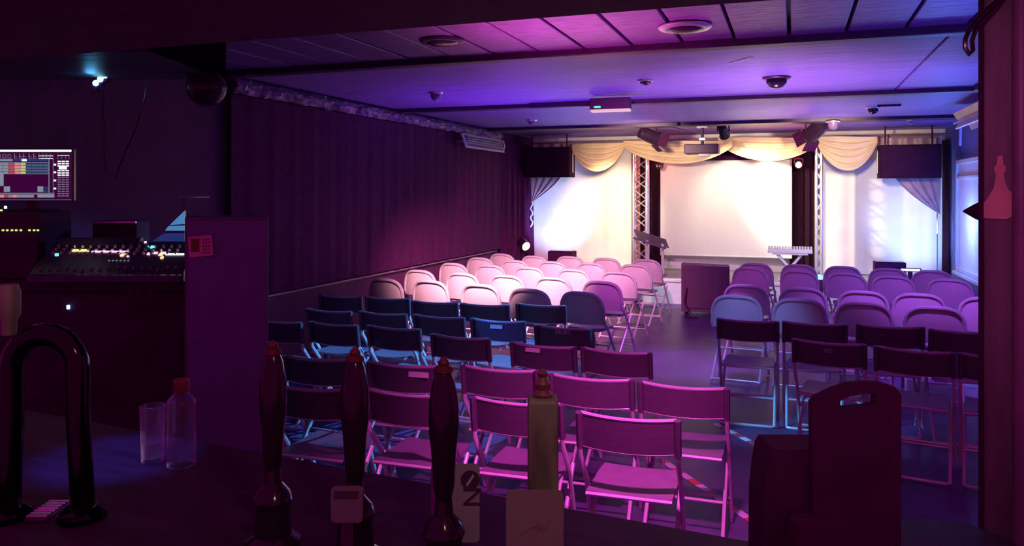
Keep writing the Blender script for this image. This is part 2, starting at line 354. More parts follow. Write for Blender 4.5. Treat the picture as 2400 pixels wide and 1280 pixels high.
# swags
def swag(name, label, px0, px1, py0, py1, drop, Y, m, gather=.10, folds=5, nb=.07, skew=0., vtop=.25):
    a, b = PY(px0, py0, Y), PY(px1, py1, Y)
    def fn(u, v):
        uu = u + skew*u*(1-u)
        sg = (4*uu*(1-uu))**.85
        top = a.lerp(b, u)
        z = top.z - v*gather*(1-sg) - sg*(vtop*drop*0 + v*drop)
        fold = math.sin(v*folds*2*PI + .4*math.sin(u*5))
        y = Y - .03 - nb*sg*(.35+.65*v) - .024*fold*(.35+.65*sg)
        return Vector((top.x + .012*fold*(u-.5), y, z + .01*fold*sg))
    return tag(MB().grid(fn, 48, 40, (0, .006, 0)).build(name, m), label, 'drape', 'swags above the stage')
swag('curtain_swag', 'cream swag hung beside the loudspeaker on the dark curtain side', 1342, 1464, 338, 334, .50, 13.56, M['cream'])
swag('curtain_swag', 'wide cream swag in front of the truss with the lattice face', 1462, 1716, 330, 330, .40, 13.62, M['cream'], folds=4)
swag('curtain_swag', 'wide cream swag between the ceiling projector and the slim truss', 1684, 1918, 322, 322, .40, 13.80, M['cream'], folds=4)
swag('curtain_swag', 'cream swag hung beside the loudspeaker on the window side', 1914, 2056, 320, 320, .55, 13.6, M['cream'])
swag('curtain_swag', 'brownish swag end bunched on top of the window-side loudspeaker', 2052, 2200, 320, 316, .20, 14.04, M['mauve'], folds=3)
def tail(name, label, pts, Y, m):              # cloth pulled to a tie at the wall: outline (px, py) top edge to gathered end
    (ax, ay), (bx, by), (cx, cy) = pts
    A, B, C_ = PY(ax, ay, Y), PY(bx, by, Y), PY(cx, cy, Y)
    def fn(u, v):
        e0 = A.lerp(C_, v); e1 = B.lerp(C_, v)
        sag = math.sin(v*PI)*.07
        e0.x = A.x+(C_.x-A.x)*v**1.8; e1.x = B.x+(C_.x-B.x)*v**1.8
        p = e0.lerp(e1, u); f = math.sin(u*4*2*PI+v)
        return Vector((p.x, Y-.02-.02*f*(1-.5*v)-.03*v, p.z - sag*u*(1-0*v) + .004*f))
    return tag(MB().grid(fn, 36, 20, (0, .006, 0)).build(name, m), label, 'drape', 'tied curtain tails')
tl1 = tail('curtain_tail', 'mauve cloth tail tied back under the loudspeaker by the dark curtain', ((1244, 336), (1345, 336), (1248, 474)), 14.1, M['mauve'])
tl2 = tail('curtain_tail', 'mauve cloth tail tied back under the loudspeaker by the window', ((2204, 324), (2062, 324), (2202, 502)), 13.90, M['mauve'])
def cord(name, label, pts, r, m, cat='cord', group=None):
    return tag(MB().tube(pts, r, 6).build(name, m), label, cat, group)
MB().tube([PY(1246+3*math.sin(i*1.7), 472+i*6, 14.07) for i in range(11)], .014, 6).build('tie_cord', M['white_paint'], tl1)
MB().tube([PY(2201-i*.6+1.5*math.sin(i), 494+i*6, 13.885) for i in range(10)], .013, 6).build('tie_cord', M['cream'], tl2)
struct(MB().tube([(XL, 13.95, 2.655), (XR, 13.95, 2.655)], .016, 8).build('trim_8', M['rail']))
# trusses
def truss(label, pxc, wpx, Y, ytop, depth):
    p = PY(pxc, 600, Y); wd = (xy(pxc+wpx/2, Y)-xy(pxc-wpx/2, Y))/2
    h = zz(pxc, ytop, Y)-.37
    t = thing('truss_tower', label, 'truss', (p.x, Y, .36), 0, 'aluminium stage trusses')
    MB().box((0, 0, .012), (wd*2+.14, depth*2+.14, .024), bev=.004).build('base_plate', M['alu'], t, smooth=False)
    ch = None
    for sx in (-1, 1):
        for sy in (-1, 1):
            if ch is None: ch = MB().tube([(0, 0, .02), (0, 0, h)], .024, 10).build('chord', M['alu'], t); o = ch
            else: o = again(ch, t)
            o.location = (sx*wd, sy*depth, 0)
    n = int(h/.17); st = (h-.1)/n; br = MB().tube([(-wd, 0, 0), (wd, 0, st)], .010, 6).build('brace', M['alu'], t); bs = MB().tube([(0, -depth, 0), (0, depth, st)], .010, 6).build('brace', M['alu'], t)
    first = [True, True]
    for k in range(n):
        for sy in (-1, 1):
            o = br if first[0] else again(br, t); first[0] = False
            o.location = (0, sy*depth, .05+k*st); o.rotation_euler = (0, 0, PI*((k+(sy > 0)) % 2))
        for sx in (-1, 1):
            o = bs if first[1] else again(bs, t); first[1] = False
            o.location = (sx*wd, 0, .05+k*st); o.rotation_euler = (0, 0, PI*((k+(sx > 0)) % 2))
    return t
truss('aluminium truss tower standing behind the clear lectern', 1502, 30, 13.95, 345, .09)
truss('slim aluminium truss tower between the keyboard and the white backdrop', 1919, 12, 13.95, 345, .09)
tag(MB().grid(pleat(xy(1479, 14.22), 14.22, xy(1500, 14.22), 14.22, .38, 2.45, 2, .015, seed=20), 20, 8, (0, .006, 0)).build('red_lit_strip', mat('red_lit_strip', (.55, .18, .16), .7)),  # red light beside the truss is put into the strip's colour
    'narrow red-lit cloth strip hanging behind the lectern truss', 'cloth')
# loudspeakers
def speaker(label, px0, px1, py0, py1, Y):
    a, b = PY(px0, py0, Y), PY(px1, py1, Y); h = a.z-b.z; wd = b.x-a.x
    t = thing('loudspeaker', label, 'speaker', ((a.x+b.x)/2, Y, b.z), 0, 'loudspeakers flown above the stage')
    MB().prism([(-wd/2, 0), (wd/2, 0), (wd/2, h), (-wd/2, h)], 0, .36).build('cabinet', M['spk'], t, smooth=False)
    MB().box((0, -.012, h/2), (wd-.03, .02, h-.03), bev=.006).build('grille', M['spk'], t, smooth=False)
    for s in (-1, 1):
        MB().box((s*(wd/2+.012), .18, h/2), (.012, .05, h*.7), bev=.003).build('bracket_arm', M['alu'], t, smooth=False)
        MB().tube([(s*(wd/2-.1), .18, h), (s*(wd/2-.1), .18, ZC-b.z)], .012, 8).build('hanger', M['black'], t)
    return t
speaker('black loudspeaker hung at the dark curtain end of the stage', 1228, 1335, 346, 415, 13.45)
speaker('black loudspeaker hung at the window end of the stage', 2061, 2207, 340, 417, 13.45)
# lectern
p = PY(1527, 560, 13.1); lz = p.z-.36
lec = thing('lectern', 'clear acrylic lectern with a sloping top beside the truss', 'lectern', (p.x, 13.1, .36))
MB().box((0, 0, .012), (.46, .36, .024), bev=.006).build('base', M['acrylic'], lec, smooth=False)
for s in (-1, 1): MB().box((s*.13+.05, .03, lz/2), (.05, .03, lz-.06), bev=.006).build('post', M['alu'], lec, smooth=False)
MB().box((0, 0, lz), (.56, .40, .016), rot=R(-.42, 'X') @ R(.30, 'Y'), bev=.004).build('top', M['acrylic'], lec, smooth=False)
MB().box((0, -.19, lz-.06), (.56, .03, .03), rot=R(.30, 'Y'), bev=.004).build('ledge', M['acrylic'], lec, smooth=False)
# keyboard on an X stand
a, b = PY(1800, 590, 13.05), PY(1904, 590, 13.05); kw = b.x-a.x
ks = thing('keyboard_stand', 'pale folding X stand carrying the keyboard', 'stand', ((a.x+b.x)/2, 13.05, .36))
hh = a.z-.36-.012
for yy in (-.09, .09):
    MB().tube([(-.19, yy, hh-.02), (.0, yy, hh*.45), (.17, yy, .02)], .018, 8).build('leg', M['white_paint'], ks)
    MB().tube([(.17, yy*.75, hh-.02), (-.0, yy*.75, hh*.45), (-.17, yy*.75, .02)], .018, 8).build('leg', M['white_paint'], ks)
MB().box((0, 0, hh-.012), (.52, .26, .02), bev=.004).build('top_plate', M['white_paint'], ks, smooth=False)
kb = thing('keyboard', 'small music keyboard lying on the pale X stand', 'keyboard', ((a.x+b.x)/2, 13.05, .36+hh))
MB().box((0, 0, .03), (kw, .26, .055), bev=.008).build('body', M['white_paint'], kb, smooth=False)
k0 = None
for i in range(16):
    if k0 is None: k0 = MB().box((0, 0, 0), (kw/16*.72, .15, .05), bev=.004).build('key', M['white_paint'], kb, smooth=False); o = k0
    else: o = again(k0, kb)
    o.location = (-kw/2+kw/16*(i+.5), -.05, .080)
# box in the aisle
p = PZ(1653, 742, 0)
mon = thing('stage_monitor', 'big dark loudspeaker box standing in the aisle before the stage', 'speaker', p, TH*.3)
MB().prism([(-.33, .06), (.33, .06), (.33, .70), (-.33, .72)], 0, .40).build('cabinet', mat('grey_carpet_box', (.15, .07, .13), .8, var=.25, scale=40), mon, smooth=False)
MB().box((.0, -.008, .39), (.58, .015, .56), bev=.004).build('back_panel', mat('dark_panel', (.12, .055, .10), .6), mon, smooth=False)
for s in (-1, 1): MB().box((s*.26, .2, .03), (.05, .3, .06), bev=.008).build('foot', M['black'], mon, smooth=False)
MB().tube([(-.25, -.03, .4), (-.28, -.08, .2), (-.2, -.1, .06), (-.27, -.16, .01), (-.1, -.2, .01)], .012, 6).build('cable', M['black'], mon)
# small stage monitors, light bar
def wedge(label, px0, px1, py0, Y, h=None):
    a, b = PY(px0, py0, Y), PY(px1, py0, Y); wd = b.x-a.x; h = a.z-.36
    t = thing('floor_monitor', label, 'speaker', ((a.x+b.x)/2, Y, .36))
    MB().prism([(-wd/2, 0), (wd/2, 0), (wd/2, h), (-wd/2, h)], 0, .3).build('cabinet', M['black'], t, smooth=False)
    MB().box((0, .13, h+.006), (wd-.04, .22, .012), bev=.003).build('grille', M['blackg'], t, smooth=False)
    MB().box((0, -.006, h*.5), (wd*.5, .012, .08), bev=.003).build('handle', M['blackg'], t, smooth=False)
wedge('low black monitor box before the white backdrop by the dark curtain', 1284, 1341, 589, 13.5)
wedge('low black monitor box before the white backdrop by the window', 2050, 2124, 615, 13.4)
a = PY(2134, 633, 13.3)
lb = thing('light_bar', 'short glowing light bar at the window-side stage corner', 'lamp', (a.x, 13.3, .36))
MB().box((0, .03, (a.z-.36)/2), (.06, .05, a.z-.36), bev=.004).build('stand', M['black'], lb, smooth=False)
MB().box((0, .03, a.z-.36), (.30, .05, .05), bev=.008).build('body', M['black'], lb, smooth=False)
MB().box((0, -.003, a.z-.36), (.26, .02, .03), bev=.004).build('lens', E['white'], lb, smooth=False)
# ------------------------------------------------------------------ lamps and fittings overhead
def can_lamp(name, label, loc, tgt, L, r, lens, barn=True, group='stage lanterns', hang=True):
    t = thing(name, label, 'lamp', loc, 0, group)
    d = (Vector(tgt)-Vector(loc)).normalized(); q = d.to_track_quat('Z', 'Y').to_matrix()
    MB().lathe([(r*.55, -L*.5), (r*.85, -L*.45), (r, -L*.2), (r, L*.42), (r*1.12, L*.45), (r*1.12, L*.5), (r*.9, L*.5), (r*.9, L*.44)], 18, mtx=q).build('body', M['blackg'], t); bod = t.children[0]
    MB().lathe([(.001, L*.455), (r*.88, L*.455), (r*.88, L*.465), (.001, L*.468)], 18, mtx=q).build('lens', lens, bod)
    if barn:
        for k in range(4):
            m = q @ R(k*PI/2, 'Z')
            b = MB(); b.box((0, r*1.25, L*.62), (r*1.9, .006, L*.42), rot=R(-.35, 'X'))
            bmesh.ops.transform(b.bm, matrix=m.to_4x4(), verts=b.bm.verts)
            b.build('barn_door', M['black'], t, smooth=False)
    up = ZC-loc[2]
    MB().tube([(-r*1.15, 0, 0), (-r*1.15, 0, r*1.4), (0, 0, r*1.6), (r*1.15, 0, r*1.4), (r*1.15, 0, 0)], .012, 6).build('yoke', M['black'], t)
    if hang: MB().tube([(0, 0, r*1.5), (0, 0, up)], .014, 8).build('hanger', M['black'], t)
    return t
can_lamp('stage_lantern', 'black lantern with barn doors hanging beside the wide cream swag', LA, TA, .34, .11, E['lamp'])
can_lamp('stage_lantern', 'black lantern with barn doors hanging above the slim truss', LB, TB, .36, .12, E['lamp'])
can_lamp('stage_lantern', 'small black lantern hanging just beside the projector pole', LC, TC, .22, .075, E['lamp'], barn=False)
pD = PY(1872, 384, 13.75); can_lamp('red_lamp', 'small lamp glowing red over the dark drape by the slim truss', pD, (pD.x-.1, 11.5, 1.4), .14, .055, E['redlamp'], barn=False, hang=False)
MB().tube([(0, 0, .08), (0, .1, .2), (0, .1, ZC-pD.z)], .01, 6).build('hanger', M['black'], bpy.data.objects['red_lamp'])
point(pD+Vector((0, -.14, 0)), 7, (1, .16, .08), .04)
pF = PY(1546, 388, 13.75); can_lamp('red_lamp', 'small lamp glowing orange under the swag beside the lectern truss', pF, (pF.x, 14.2, 2.1), .12, .05, E['redlamp'], barn=False, hang=False)
MB().tube([(0, 0, .07), (0, .06, .2), (0, .06, ZC-pF.z)], .01, 6).build('hanger', M['black'], bpy.data.objects['red_lamp.001'])
point(pF+Vector((-.12, .05, -.03)), 4, (1, .16, .08), .03)
pE = PY(1226, 572, 13.0); can_lamp('floor_lantern', 'lantern with a bright oval lens low in the dark curtain corner', pE, (-3.2, 12.0, .3), .22, .085, E['lamp'], barn=False, hang=False)
MB().tube([(0, 0, -.09), (0, 0, -pE.z+.36)], .016, 8).build('stand', M['black'], bpy.data.objects['floor_lantern'])
pG = PY(1920, 650, 12.25); ul = thing('blue_uplight', 'tiny blue light glowing on the floor before the slim truss', 'lamp', (pG.x, 12.25, 0))
MB().lathe([(.06, 0), (.06, pG.z-.05), (.045, pG.z-.03)], 14).build('body', M['black'], ul)
MB().lathe([(.045, pG.z-.03), (.045, pG.z+.0), (.03, pG.z+.03), (.004, pG.z+.04)], 14).build('lens', E['blue'], ul)
point(pG+Vector((0, -.02, .1)), 5, (.08, .2, 1), .03)
# projector
p = PY(1646, 350, 12.7)
pj = thing('projector', 'ceiling projector in a boxy shell hanging on a short pole', 'projector', p)
MB().box((0, 0, 0), (.52, .36, .15), bev=.015).build('body', M['projector'], pj, smooth=False)
MB().box((.03, .0, -.09), (.16, .12, .05), bev=.008).build('lens_hood', M['white_paint'], pj, smooth=False)
MB().tube([(0, 0, .07), (0, 0, ZC-p.z)], .025, 10).build('pole', M['projector'], pj)
MB().box((0, 0, .16), (.10, .08, .05), bev=.008).build('tilt_joint', M['alu'], pj, smooth=False)
MB().box((0, 0, ZC-p.z-.012), (.16, .16, .024), bev=.004).build('ceiling_plate', M['alu'], pj, smooth=False)
cord('projector_cable', 'thin cable drooping from the ceiling to the projector pole', [PY(1562+i*10, 298+i*i*.36, 12.66) for i in range(8)], .006, M['black'])
# exit sign on the near beam
p = PZ(1431, 250, 2.66)
ex = thing('exit_sign', 'boxed exit light fixed under the dark beam with a green glow', 'sign', p, 0)
MB().box((0, 0, .03), (.43, .12, .12), bev=.008).build('housing', mat('exit_box', (.045, .010, .045), .5), ex, smooth=False)
MB().box((0, .0, -.04), (.42, .10, .03), bev=.006).build('diffuser', em('glow_exit_diffuser', (1, .6, .7), .8), ex, smooth=False)
MB().box((-.13, -.064, -.005), (.07, .008, .02)).build('green_panel', E['exit'], ex, smooth=False)
# ceiling fittings
def dome(name, label, px, py, r, h, m, z=ZC, rim=None, cat='ceiling light', group='small ceiling fittings'):
    p = PZ(px, py, z)
    t = thing(name, label, cat, (p.x, p.y, z), 0, group)
    MB().lathe([(r, .0), (r, -.008), (r*.92, -.018), (r*.7, -.02)], 22).build('rim', rim or M['alu'], t)
    MB().lathe([(r*.72, -.016), (r*.70, -h*.5), (r*.5, -h*.85), (r*.2, -h), (.002, -h*1.02)], 22).build('cover', m, t)
    return t
dome('recessed_light', 'dark oval recessed light in the magenta-lit ceiling boards', 1036, 94, .155, .04, M['blackg'], rim=M['beam'])
dome('recessed_light', 'oval recessed light with a bright rim in the blue-violet ceiling boards', 1605, 62, .165, .04, M['blackg'], rim=M['alu'])
dome('ceiling_light', 'small pink-rimmed ceiling fitting nearest the wall curtain', 1021, 216, .075, .09, M['acrylic'])
dome('ceiling_light', 'small ceiling fitting between the near beam and the exit sign', 1513, 187, .075, .05, M['blackg'])
dome('smoke_detector', 'dark domed ceiling fitting on the pink-lit ceiling panel', 1820, 181, .125, .10, M['blackg'], rim=M['beam'], cat='detector')
dome('ceiling_light', 'small ceiling fitting behind the conduit box, left of the exit sign', 1246, 281, .08, .07, M['acrylic'])
dome('ceiling_light', 'dark ceiling fitting with a side arm near the window wall', 2046, 251, .085, .09, M['blackg'])
cord('ceiling_rod', 'short dark rod beside the ceiling fitting near the window wall', [PZ(2056, 248, ZC-.02), PZ(2112, 246, ZC-.02)], .014, M['black'], 'rod')
dome('glass_globe', 'clear glass globe fitting under the far dark beam', 1953, 284, .10, .12, M['acrylic'], z=ZC-.045)
dome('ceiling_light', 'tiny greenish ceiling fitting under the far beam by the window wall', 2135, 281, .05, .06, mat('green_dome', (.2, .3, .25), .4), z=ZC-.045)
a = PZ(1705, 150, ZC-.004); b = PZ(1765, 134, ZC-.004)
tag(MB().tube([a, a.lerp(b, .6), b], [.004, .012, .008], 6, sq=.3).build('tape_scrap', M['paper']), 'scrap of pale tape stuck on the ceiling panel', 'tape')
# heaters on the side walls
def heater(label, loc, rz, L, tilt, parts):
    t = thing('wall_heater', label, 'heater', loc, rz, 'long wall heaters')
    hs = MB(); hs.prism([(-.10, .10), (.04, .13), (.12, .06), (.13, -.06), (.09, -.10), (.06, -.02), (-.06, .03)], -L/2, L/2)
    bmesh.ops.rotate(hs.bm, matrix=R(tilt, 'Y'), verts=hs.bm.verts)
    hs.build('housing', parts[0], t, smooth=False)
    g = MB().box((-.05, 0, -.035), (.02, L*.96, .12), rot=R(tilt+.5, 'Y'), bev=.004); g.build('reflector', parts[1], t, smooth=False)
    MB().box((-.09, 0, -.02), (.014, L, .02), rot=R(tilt, 'Y')).build('guard_rail', parts[2], t, smooth=False)
    MB().tube([(-.02, L*.5, -.06), (-.02, L*.5+.03, -.28)], .016, 8).build('pull_arm', parts[2], t)
    for s in (-1, 1): MB().box((.13, s*L*.35, .03), (.16, .04, .04)).build('wall_bracket', parts[0], t, smooth=False)
    return t
hm = mat('heater_shell', (.45, .35, .42), .35, .3)
heater('tilted silvery heater high on the wall above the white window', (1.90, 9.6, 2.58), 0, 2.0, 0, (hm, M['alu'], M['white_paint']))
lh = thing('wall_heater', 'slatted white heater panel high on the black curtain wall', 'heater', (XL+.26, 11.35, 2.50), 0, 'long wall heaters')
MB().box((.0, 0, 0), (.03, 1.6, .22), rot=R(-.35, 'Y'), bev=.005).build('housing', M['white_paint'], lh, smooth=False)
MB().box((.017, 0, 0), (.006, 1.5, .17), rot=R(-.35, 'Y')).build('recess', mat('heater_recess', (.20, .15, .24), .5, var=.4, scale=4, stretch=(1, .3, 6)), lh, smooth=False)
for k in range(5): MB().box((.03-.0*k, 0, -.07+.035*k), (.012, 1.48, .016), rot=R(-.35, 'Y')).build('slat', M['alu'], lh, smooth=False)
MB().tube([(.0, .85, .10), (.03, .85, .0), (0, .85, -.10)], .012, 6).build('end_clip', M['alu'], lh)
for s in (-1, 1): MB().box((-.12, s*.6, 0), (.22, .03, .04)).build('wall_bracket', M['alu'], lh, smooth=False)
# ------------------------------------------------------------------ chairs
def chair_round():
    t = thing('folding_chair', '', 'chair', (0, 0, 0))
    hw = .222
    def arch(k):                                      # outline of the back, from one lower corner over the top to the other
        a = PI*(1-k)
        c, s = math.cos(a), math.sin(a)
        x = hw*math.copysign(abs(c)**.62, c)
        z = .545 + .245*abs(s)**.62
        return x, z
    def bend(x): return -.035 + .055*(x/hw)**2
    pts = [(-hw*1.0, bend(hw)+.025, .50)] + [(x, bend(x)-.0, z) for x, z in (arch(i/22) for i in range(23))] + [(hw*1.0, bend(hw)+.025, .50)]
    MB().tube(pts, .017, 8, sq=1.25).build('back_rim', M['chairA'], t)
    def back(u, v):
        k = u
        x, zt = arch(.03+.94*k); x *= .97; zt -= .008
        z = .495 + (zt-.495)*v
        return Vector((x, bend(x)+.004 - .012*math.sin(v*PI), z))
    MB().grid(back, 24, 8, (0, .012, 0)).build('backrest', M['chairA'], t)
    out = []
    for i in range(28):
        a = 2*PI*i/28; c, s = math.cos(a), math.sin(a)
        out.append((.19*math.copysign(abs(c)**.45, c), .235+.20*math.copysign(abs(s)**.45, s)))
    b = MB(); A = [b.bm.verts.new((x, y, .445-.01*((y-.2)/.2))) for x, y in out]; B = [b.bm.verts.new((x*.97, y, .42)) for x, y in out]
    b.bm.faces.new(A); b.bm.faces.new(B[::-1])
    for i in range(28): b.bm.faces.new((A[i], A[(i+1) % 28], B[(i+1) % 28], B[i]))
    b.build('seat', M['chairA2'], t)
    for s in (-1, 1):
        MB().tube([(s*hw, .045, .51), (s*(hw+.002), .12, .44), (s*(hw+.004), .28, .22), (s*(hw+.008), .40, .012)], .012, 8).build('leg', M['tube'], t)
        MB().tube([(s*.205, .33, .405), (s*.208, .15, .22), (s*.212, -.07, .012)], .011, 8).build('leg', M['tube'], t)
    MB().tube([(-.206, .20, .27), (.206, .20, .27)], .008, 6).build('crossbar', M['tube'], t)
    MB().tube([(-.213, -.055, .03), (.213, -.055, .03)], .008, 6).build('crossbar', M['tube'], t)
    MB().tube([(-hw-.004, .36, .08), (hw+.004, .36, .08)], .008, 6).build('crossbar', M['tube'], t)
    return t
def chair_flat():
    t = thing('slim_folding_chair', '', 'chair', (0, 0, 0))
    hw = .212
    def back(u, v):
        x = (u*2-1)*(hw-.008); return Vector((x, -.03*(1-(2*u-1)**2)+.012-.015*v+.012, .640+.143*v-.008*(1-(2*u-1)**2)))
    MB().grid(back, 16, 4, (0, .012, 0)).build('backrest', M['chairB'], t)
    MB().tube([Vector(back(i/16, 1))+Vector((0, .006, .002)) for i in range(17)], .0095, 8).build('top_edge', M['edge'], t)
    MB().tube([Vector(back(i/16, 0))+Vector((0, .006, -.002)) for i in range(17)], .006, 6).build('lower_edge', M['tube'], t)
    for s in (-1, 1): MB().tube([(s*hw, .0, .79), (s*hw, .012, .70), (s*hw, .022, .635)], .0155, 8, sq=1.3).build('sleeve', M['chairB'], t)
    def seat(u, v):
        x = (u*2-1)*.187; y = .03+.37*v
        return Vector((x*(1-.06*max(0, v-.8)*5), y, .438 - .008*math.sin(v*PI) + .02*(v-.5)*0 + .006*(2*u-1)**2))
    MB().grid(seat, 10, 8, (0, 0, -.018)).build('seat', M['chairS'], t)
    MB().tube([(-.187, .028, .43), (.187, .028, .43)], .009, 6).build('seat_edge', M['tube'], t)
    for s in (-1, 1):
        MB().tube([(s*hw, .0, .785), (s*hw, .025, .60), (s*hw, .16, .44), (s*hw, .32, .06), (s*(hw-.006), .34, .012)], .0115, 8, sq=1.4).build('leg', M['tube'], t)
        MB().tube([(s*.190, .33, .415), (s*.192, .18, .25), (s*.192, -.03, .012)], .011, 8, sq=1.3).build('leg', M['tube'], t)
    MB().tube([(-.192, -.025, .016), (-.17, -.04, .014), (.17, -.04, .014), (.192, -.025, .016)], .0105, 8).build('crossbar', M['tube'], t)
    MB().tube([(-hw, .27, .16), (hw, .27, .16)], .010, 8).build('crossbar', M['tube'], t)
    MB().tube([(-.2, .12, .185), (.2, .12, .185)], .008, 8).build('crossbar', M['tube'], t)
    return t
ORD = ['', 'first', 'second', 'third', 'fourth', 'fifth', 'sixth', 'seventh', 'eighth', 'ninth', 'tenth']
LEFT_R = [  # rows of round backs, from the stage; (px, py) of the top of each back, wall side to aisle
    [(1176, 595), (1252, 600), (1335, 601), (1420, 605), (1514, 608)],
    [(1125, 604), (1206, 610), (1294, 613), (1385, 616), (1488, 620)],
    [(1062, 617), (1148, 621), (1239, 626), (1343, 631), (1448, 637)],
    [(983, 633), (1083, 640), (1187, 645), (1295, 650), (1410, 659)],
    [(903, 653), (1008, 657), (1125, 666), (1240, 677), (1362, 684)]]
LEFT_F = [
    [(797, 693), (908, 698), (1018, 707), (1136, 713), (1267, 714)],
    [(770, 727), (897, 733), (1028, 741), (1166, 750), (1321, 766)],
    [(650, 752), (780, 758), (922, 767), (1078, 788), (1272, 808), (1443, 821)],
    [(740, 838), (945, 853), (1170, 863), (1385, 884), (1600, 903)],
    [(716, 906), (950, 920), (1210, 940), (1470, 976)]]
RIGHT_R = [
    [(1770, 617), (1872, 620), (1975, 624), (2082, 629), (2185, 634)],
    [(1757, 627), (1873, 634), (1984, 640), (2094, 647), (2226, 654)],
    [(1748, 667), (1881, 674), (2022, 682), (2154, 688), (2314, 697)],
    [(1726, 692), (1873, 700), (2024, 708), (2190, 718)]]
RIGHT_F = [
    [(1752, 750), (1909, 757), (2086, 764), (2262, 776)],
    [(1942, 801), (2142, 819), (2348, 836)]]
protoR, protoF = chair_round(), chair_flat(); usedR = usedF = False
CH = {}
def rows(tab, kind, side):
    global usedR, usedF
    for ri, row in enumerate(tab):
        zt = .80 if kind == 'R' else .79
        ps = [PZ(px, py, zt) for px, py in row]
        d = ps[-1]-ps[0]; ang = math.atan2(d.y, d.x)
        if kind == 'R' and side == 'L': ang = -math.radians(9)
        for ci, p in enumerate(ps):
            n = ci+1 if side == 'R' else len(ps)-ci
            rz = ang + math.radians(random.uniform(-1.5, 1.5))
            block = 'curtain-side block' if side == 'L' else 'window-side block'
            if kind == 'R':
                lab = f'pale round-backed folding chair, {ORD[n]} from the aisle, {ORD[ri+1]} row from the stage, {block}'
                grp = 'round-backed folding chairs'; proto = protoR; first = not usedR; usedR = True
            else:
                lab = f'dark slim-backed folding chair, {ORD[n]} from the aisle, {ORD[len(tab)-ri]} row from the bar, {block}'
                grp = 'slim-backed folding chairs'; proto = protoF; first = not usedF; usedF = True
            loc = (p.x, p.y, 0)
            if first: o = proto; o.location = loc; o.rotation_euler = (0, 0, rz); o['label'] = lab; o['group'] = grp
            else: o = dup(proto, loc, rz, lab, grp)
            CH[(side, kind, ri, ci)] = o
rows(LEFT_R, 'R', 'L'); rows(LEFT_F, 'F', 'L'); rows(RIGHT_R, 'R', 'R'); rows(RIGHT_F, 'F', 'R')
def sticker(key, x, z, w_, h_, body=None, size=.03, m=None):
    c = CH[key]
    yb = -.03*(1-(x/.214)**2)+.009
    if body: text(body, size, m or M['white_paint'], c, (x, yb-.004, z), (PI/2-.09, 0, 0))
    else:
        o = MB().box((0, 0, 0), (w_, .002, h_)).build('sticker', m or M['white_paint'], c, smooth=False, loc=(x, yb-.003, z), rot=(-.09, 0, 0)); o['label'] = 'pale rectangular sticker'
sticker(('L', 'F', 1, 4), .0, .752, 0, 0, 'DD.0CI', .036)
sticker(('L', 'F', 1, 3), .0, .742, .10, .03)
sticker(('L', 'F', 2, 4), -.06, .755, .10, .026)
sticker(('L', 'F', 3, 1), .10, .74, .12, .03)
sticker(('R', 'F', 1, 0), .0, .735, 0, 0, 'ICC', .03)
# hazard tape on the floor
def tape(label, a, b, wd, n):
    d = b-a; L = d.length; d.normalize(); rz = math.atan2(d.y, d.x)
    t = thing('hazard_tape', label, 'tape', (a.x, a.y, 0), rz, 'hazard tape on the floor')
    protos = {}
    for i in range(n):
        k = i % 2; l = L/n
        if k not in protos: o = MB().box((0, 0, 0), (l*.995, wd, .002)).build('stripe', M['redtape'] if k else M['whitetape'], t, smooth=False); protos[k] = o
        else: o = again(protos[k], t)
        o.location = (l*(i+.5), 0, .0012)
tape('red and white hazard tape on the floor beside the window-side chairs', PZ(1676, 993, 0), PZ(1980, 1150, 0), .05, 16)
tape('red and white hazard tape on the floor under the chairs nearest the bar', PZ(1440, 1003, 0), PZ(1778, 1232, 0), .05, 18)
# ------------------------------------------------------------------ light desk
def face(px, py, Z): return P(px, py, Z)
dk = thing('booth_desk', 'dark raised desk of the lighting booth under the monitor', 'desk', cw(-2.50, 4.05, 0), TH)
MB().box((0, .1, 1.30), (1.9, .75, .05), bev=.006).build('worktop', M['black'], dk, smooth=False)
MB().box((0, -.2, .64), (1.9, .04, 1.27)).build('front_panel', M['black'], dk, smooth=False)
for s in (-1, 1): MB().box((s*.92, .12, .64), (.04, .6, 1.27)).build('side_panel', M['black'], dk, smooth=False)
def on_desk(o_px, o_py, Z, root, m, sx=.02, sz=.012, name='indicator_light', sy=.008):
    p = P(o_px, o_py, Z); l = p-root.location; l = R(-root.rotation_euler.z, 'Z') @ l
    return MB().box((0, 0, 0), (sx, sy, sz), bev=min(sx, sz, sy)*.25).build(name, m, root, smooth=False, loc=l)
for px in (300, 322, 348): on_desk(px, 680, 3.82, dk, E['white'], .008, .006)
on_desk(160, 720, 3.82, dk, E['cyan'], .014, .02)
# mixing desk
mx_p = cw((285-1200)/F*3.95, 3.95, 1.326)
mx = thing('mixing_desk', 'mixing console with glowing faders and buttons on the booth desk', 'mixer', mx_p, TH)
sl = R(.16, 'X')
def wedge_body(x0, x1, prof):                 # profile in (y, z), extruded along x
    b = MB(); A = [b.bm.verts.new((x0, y, z)) for y, z in prof]; B = [b.bm.verts.new((x1, y, z)) for y, z in prof]; n = len(prof)
    b.bm.faces.new(A); b.bm.faces.new(B[::-1])
    for k in range(n): b.bm.faces.new((A[(k+1) % n], A[k], B[k], B[(k+1) % n]))
    return b
mxm = mat('console_shell', (.045, .018, .085), .3, var=.15)
wedge_body(-.33, .395, [(-.24, 0), (-.24, .030), (-.22, .035), (0, .175), (0, 0)]).build('body', mxm, mx, smooth=False)
wedge_body(-.31, .10, [(-.035, .150), (-.045, .158), (-.005, .195), (.02, .195), (.02, .16)]).build('meter_bridge', mxm, mx, smooth=False)
tilt = math.atan2(.14, .22)
def on_panel(t, off=0.): return (-.22+.22*t - off*math.sin(tilt), .035+.14*t + off*math.cos(tilt))
kn = None
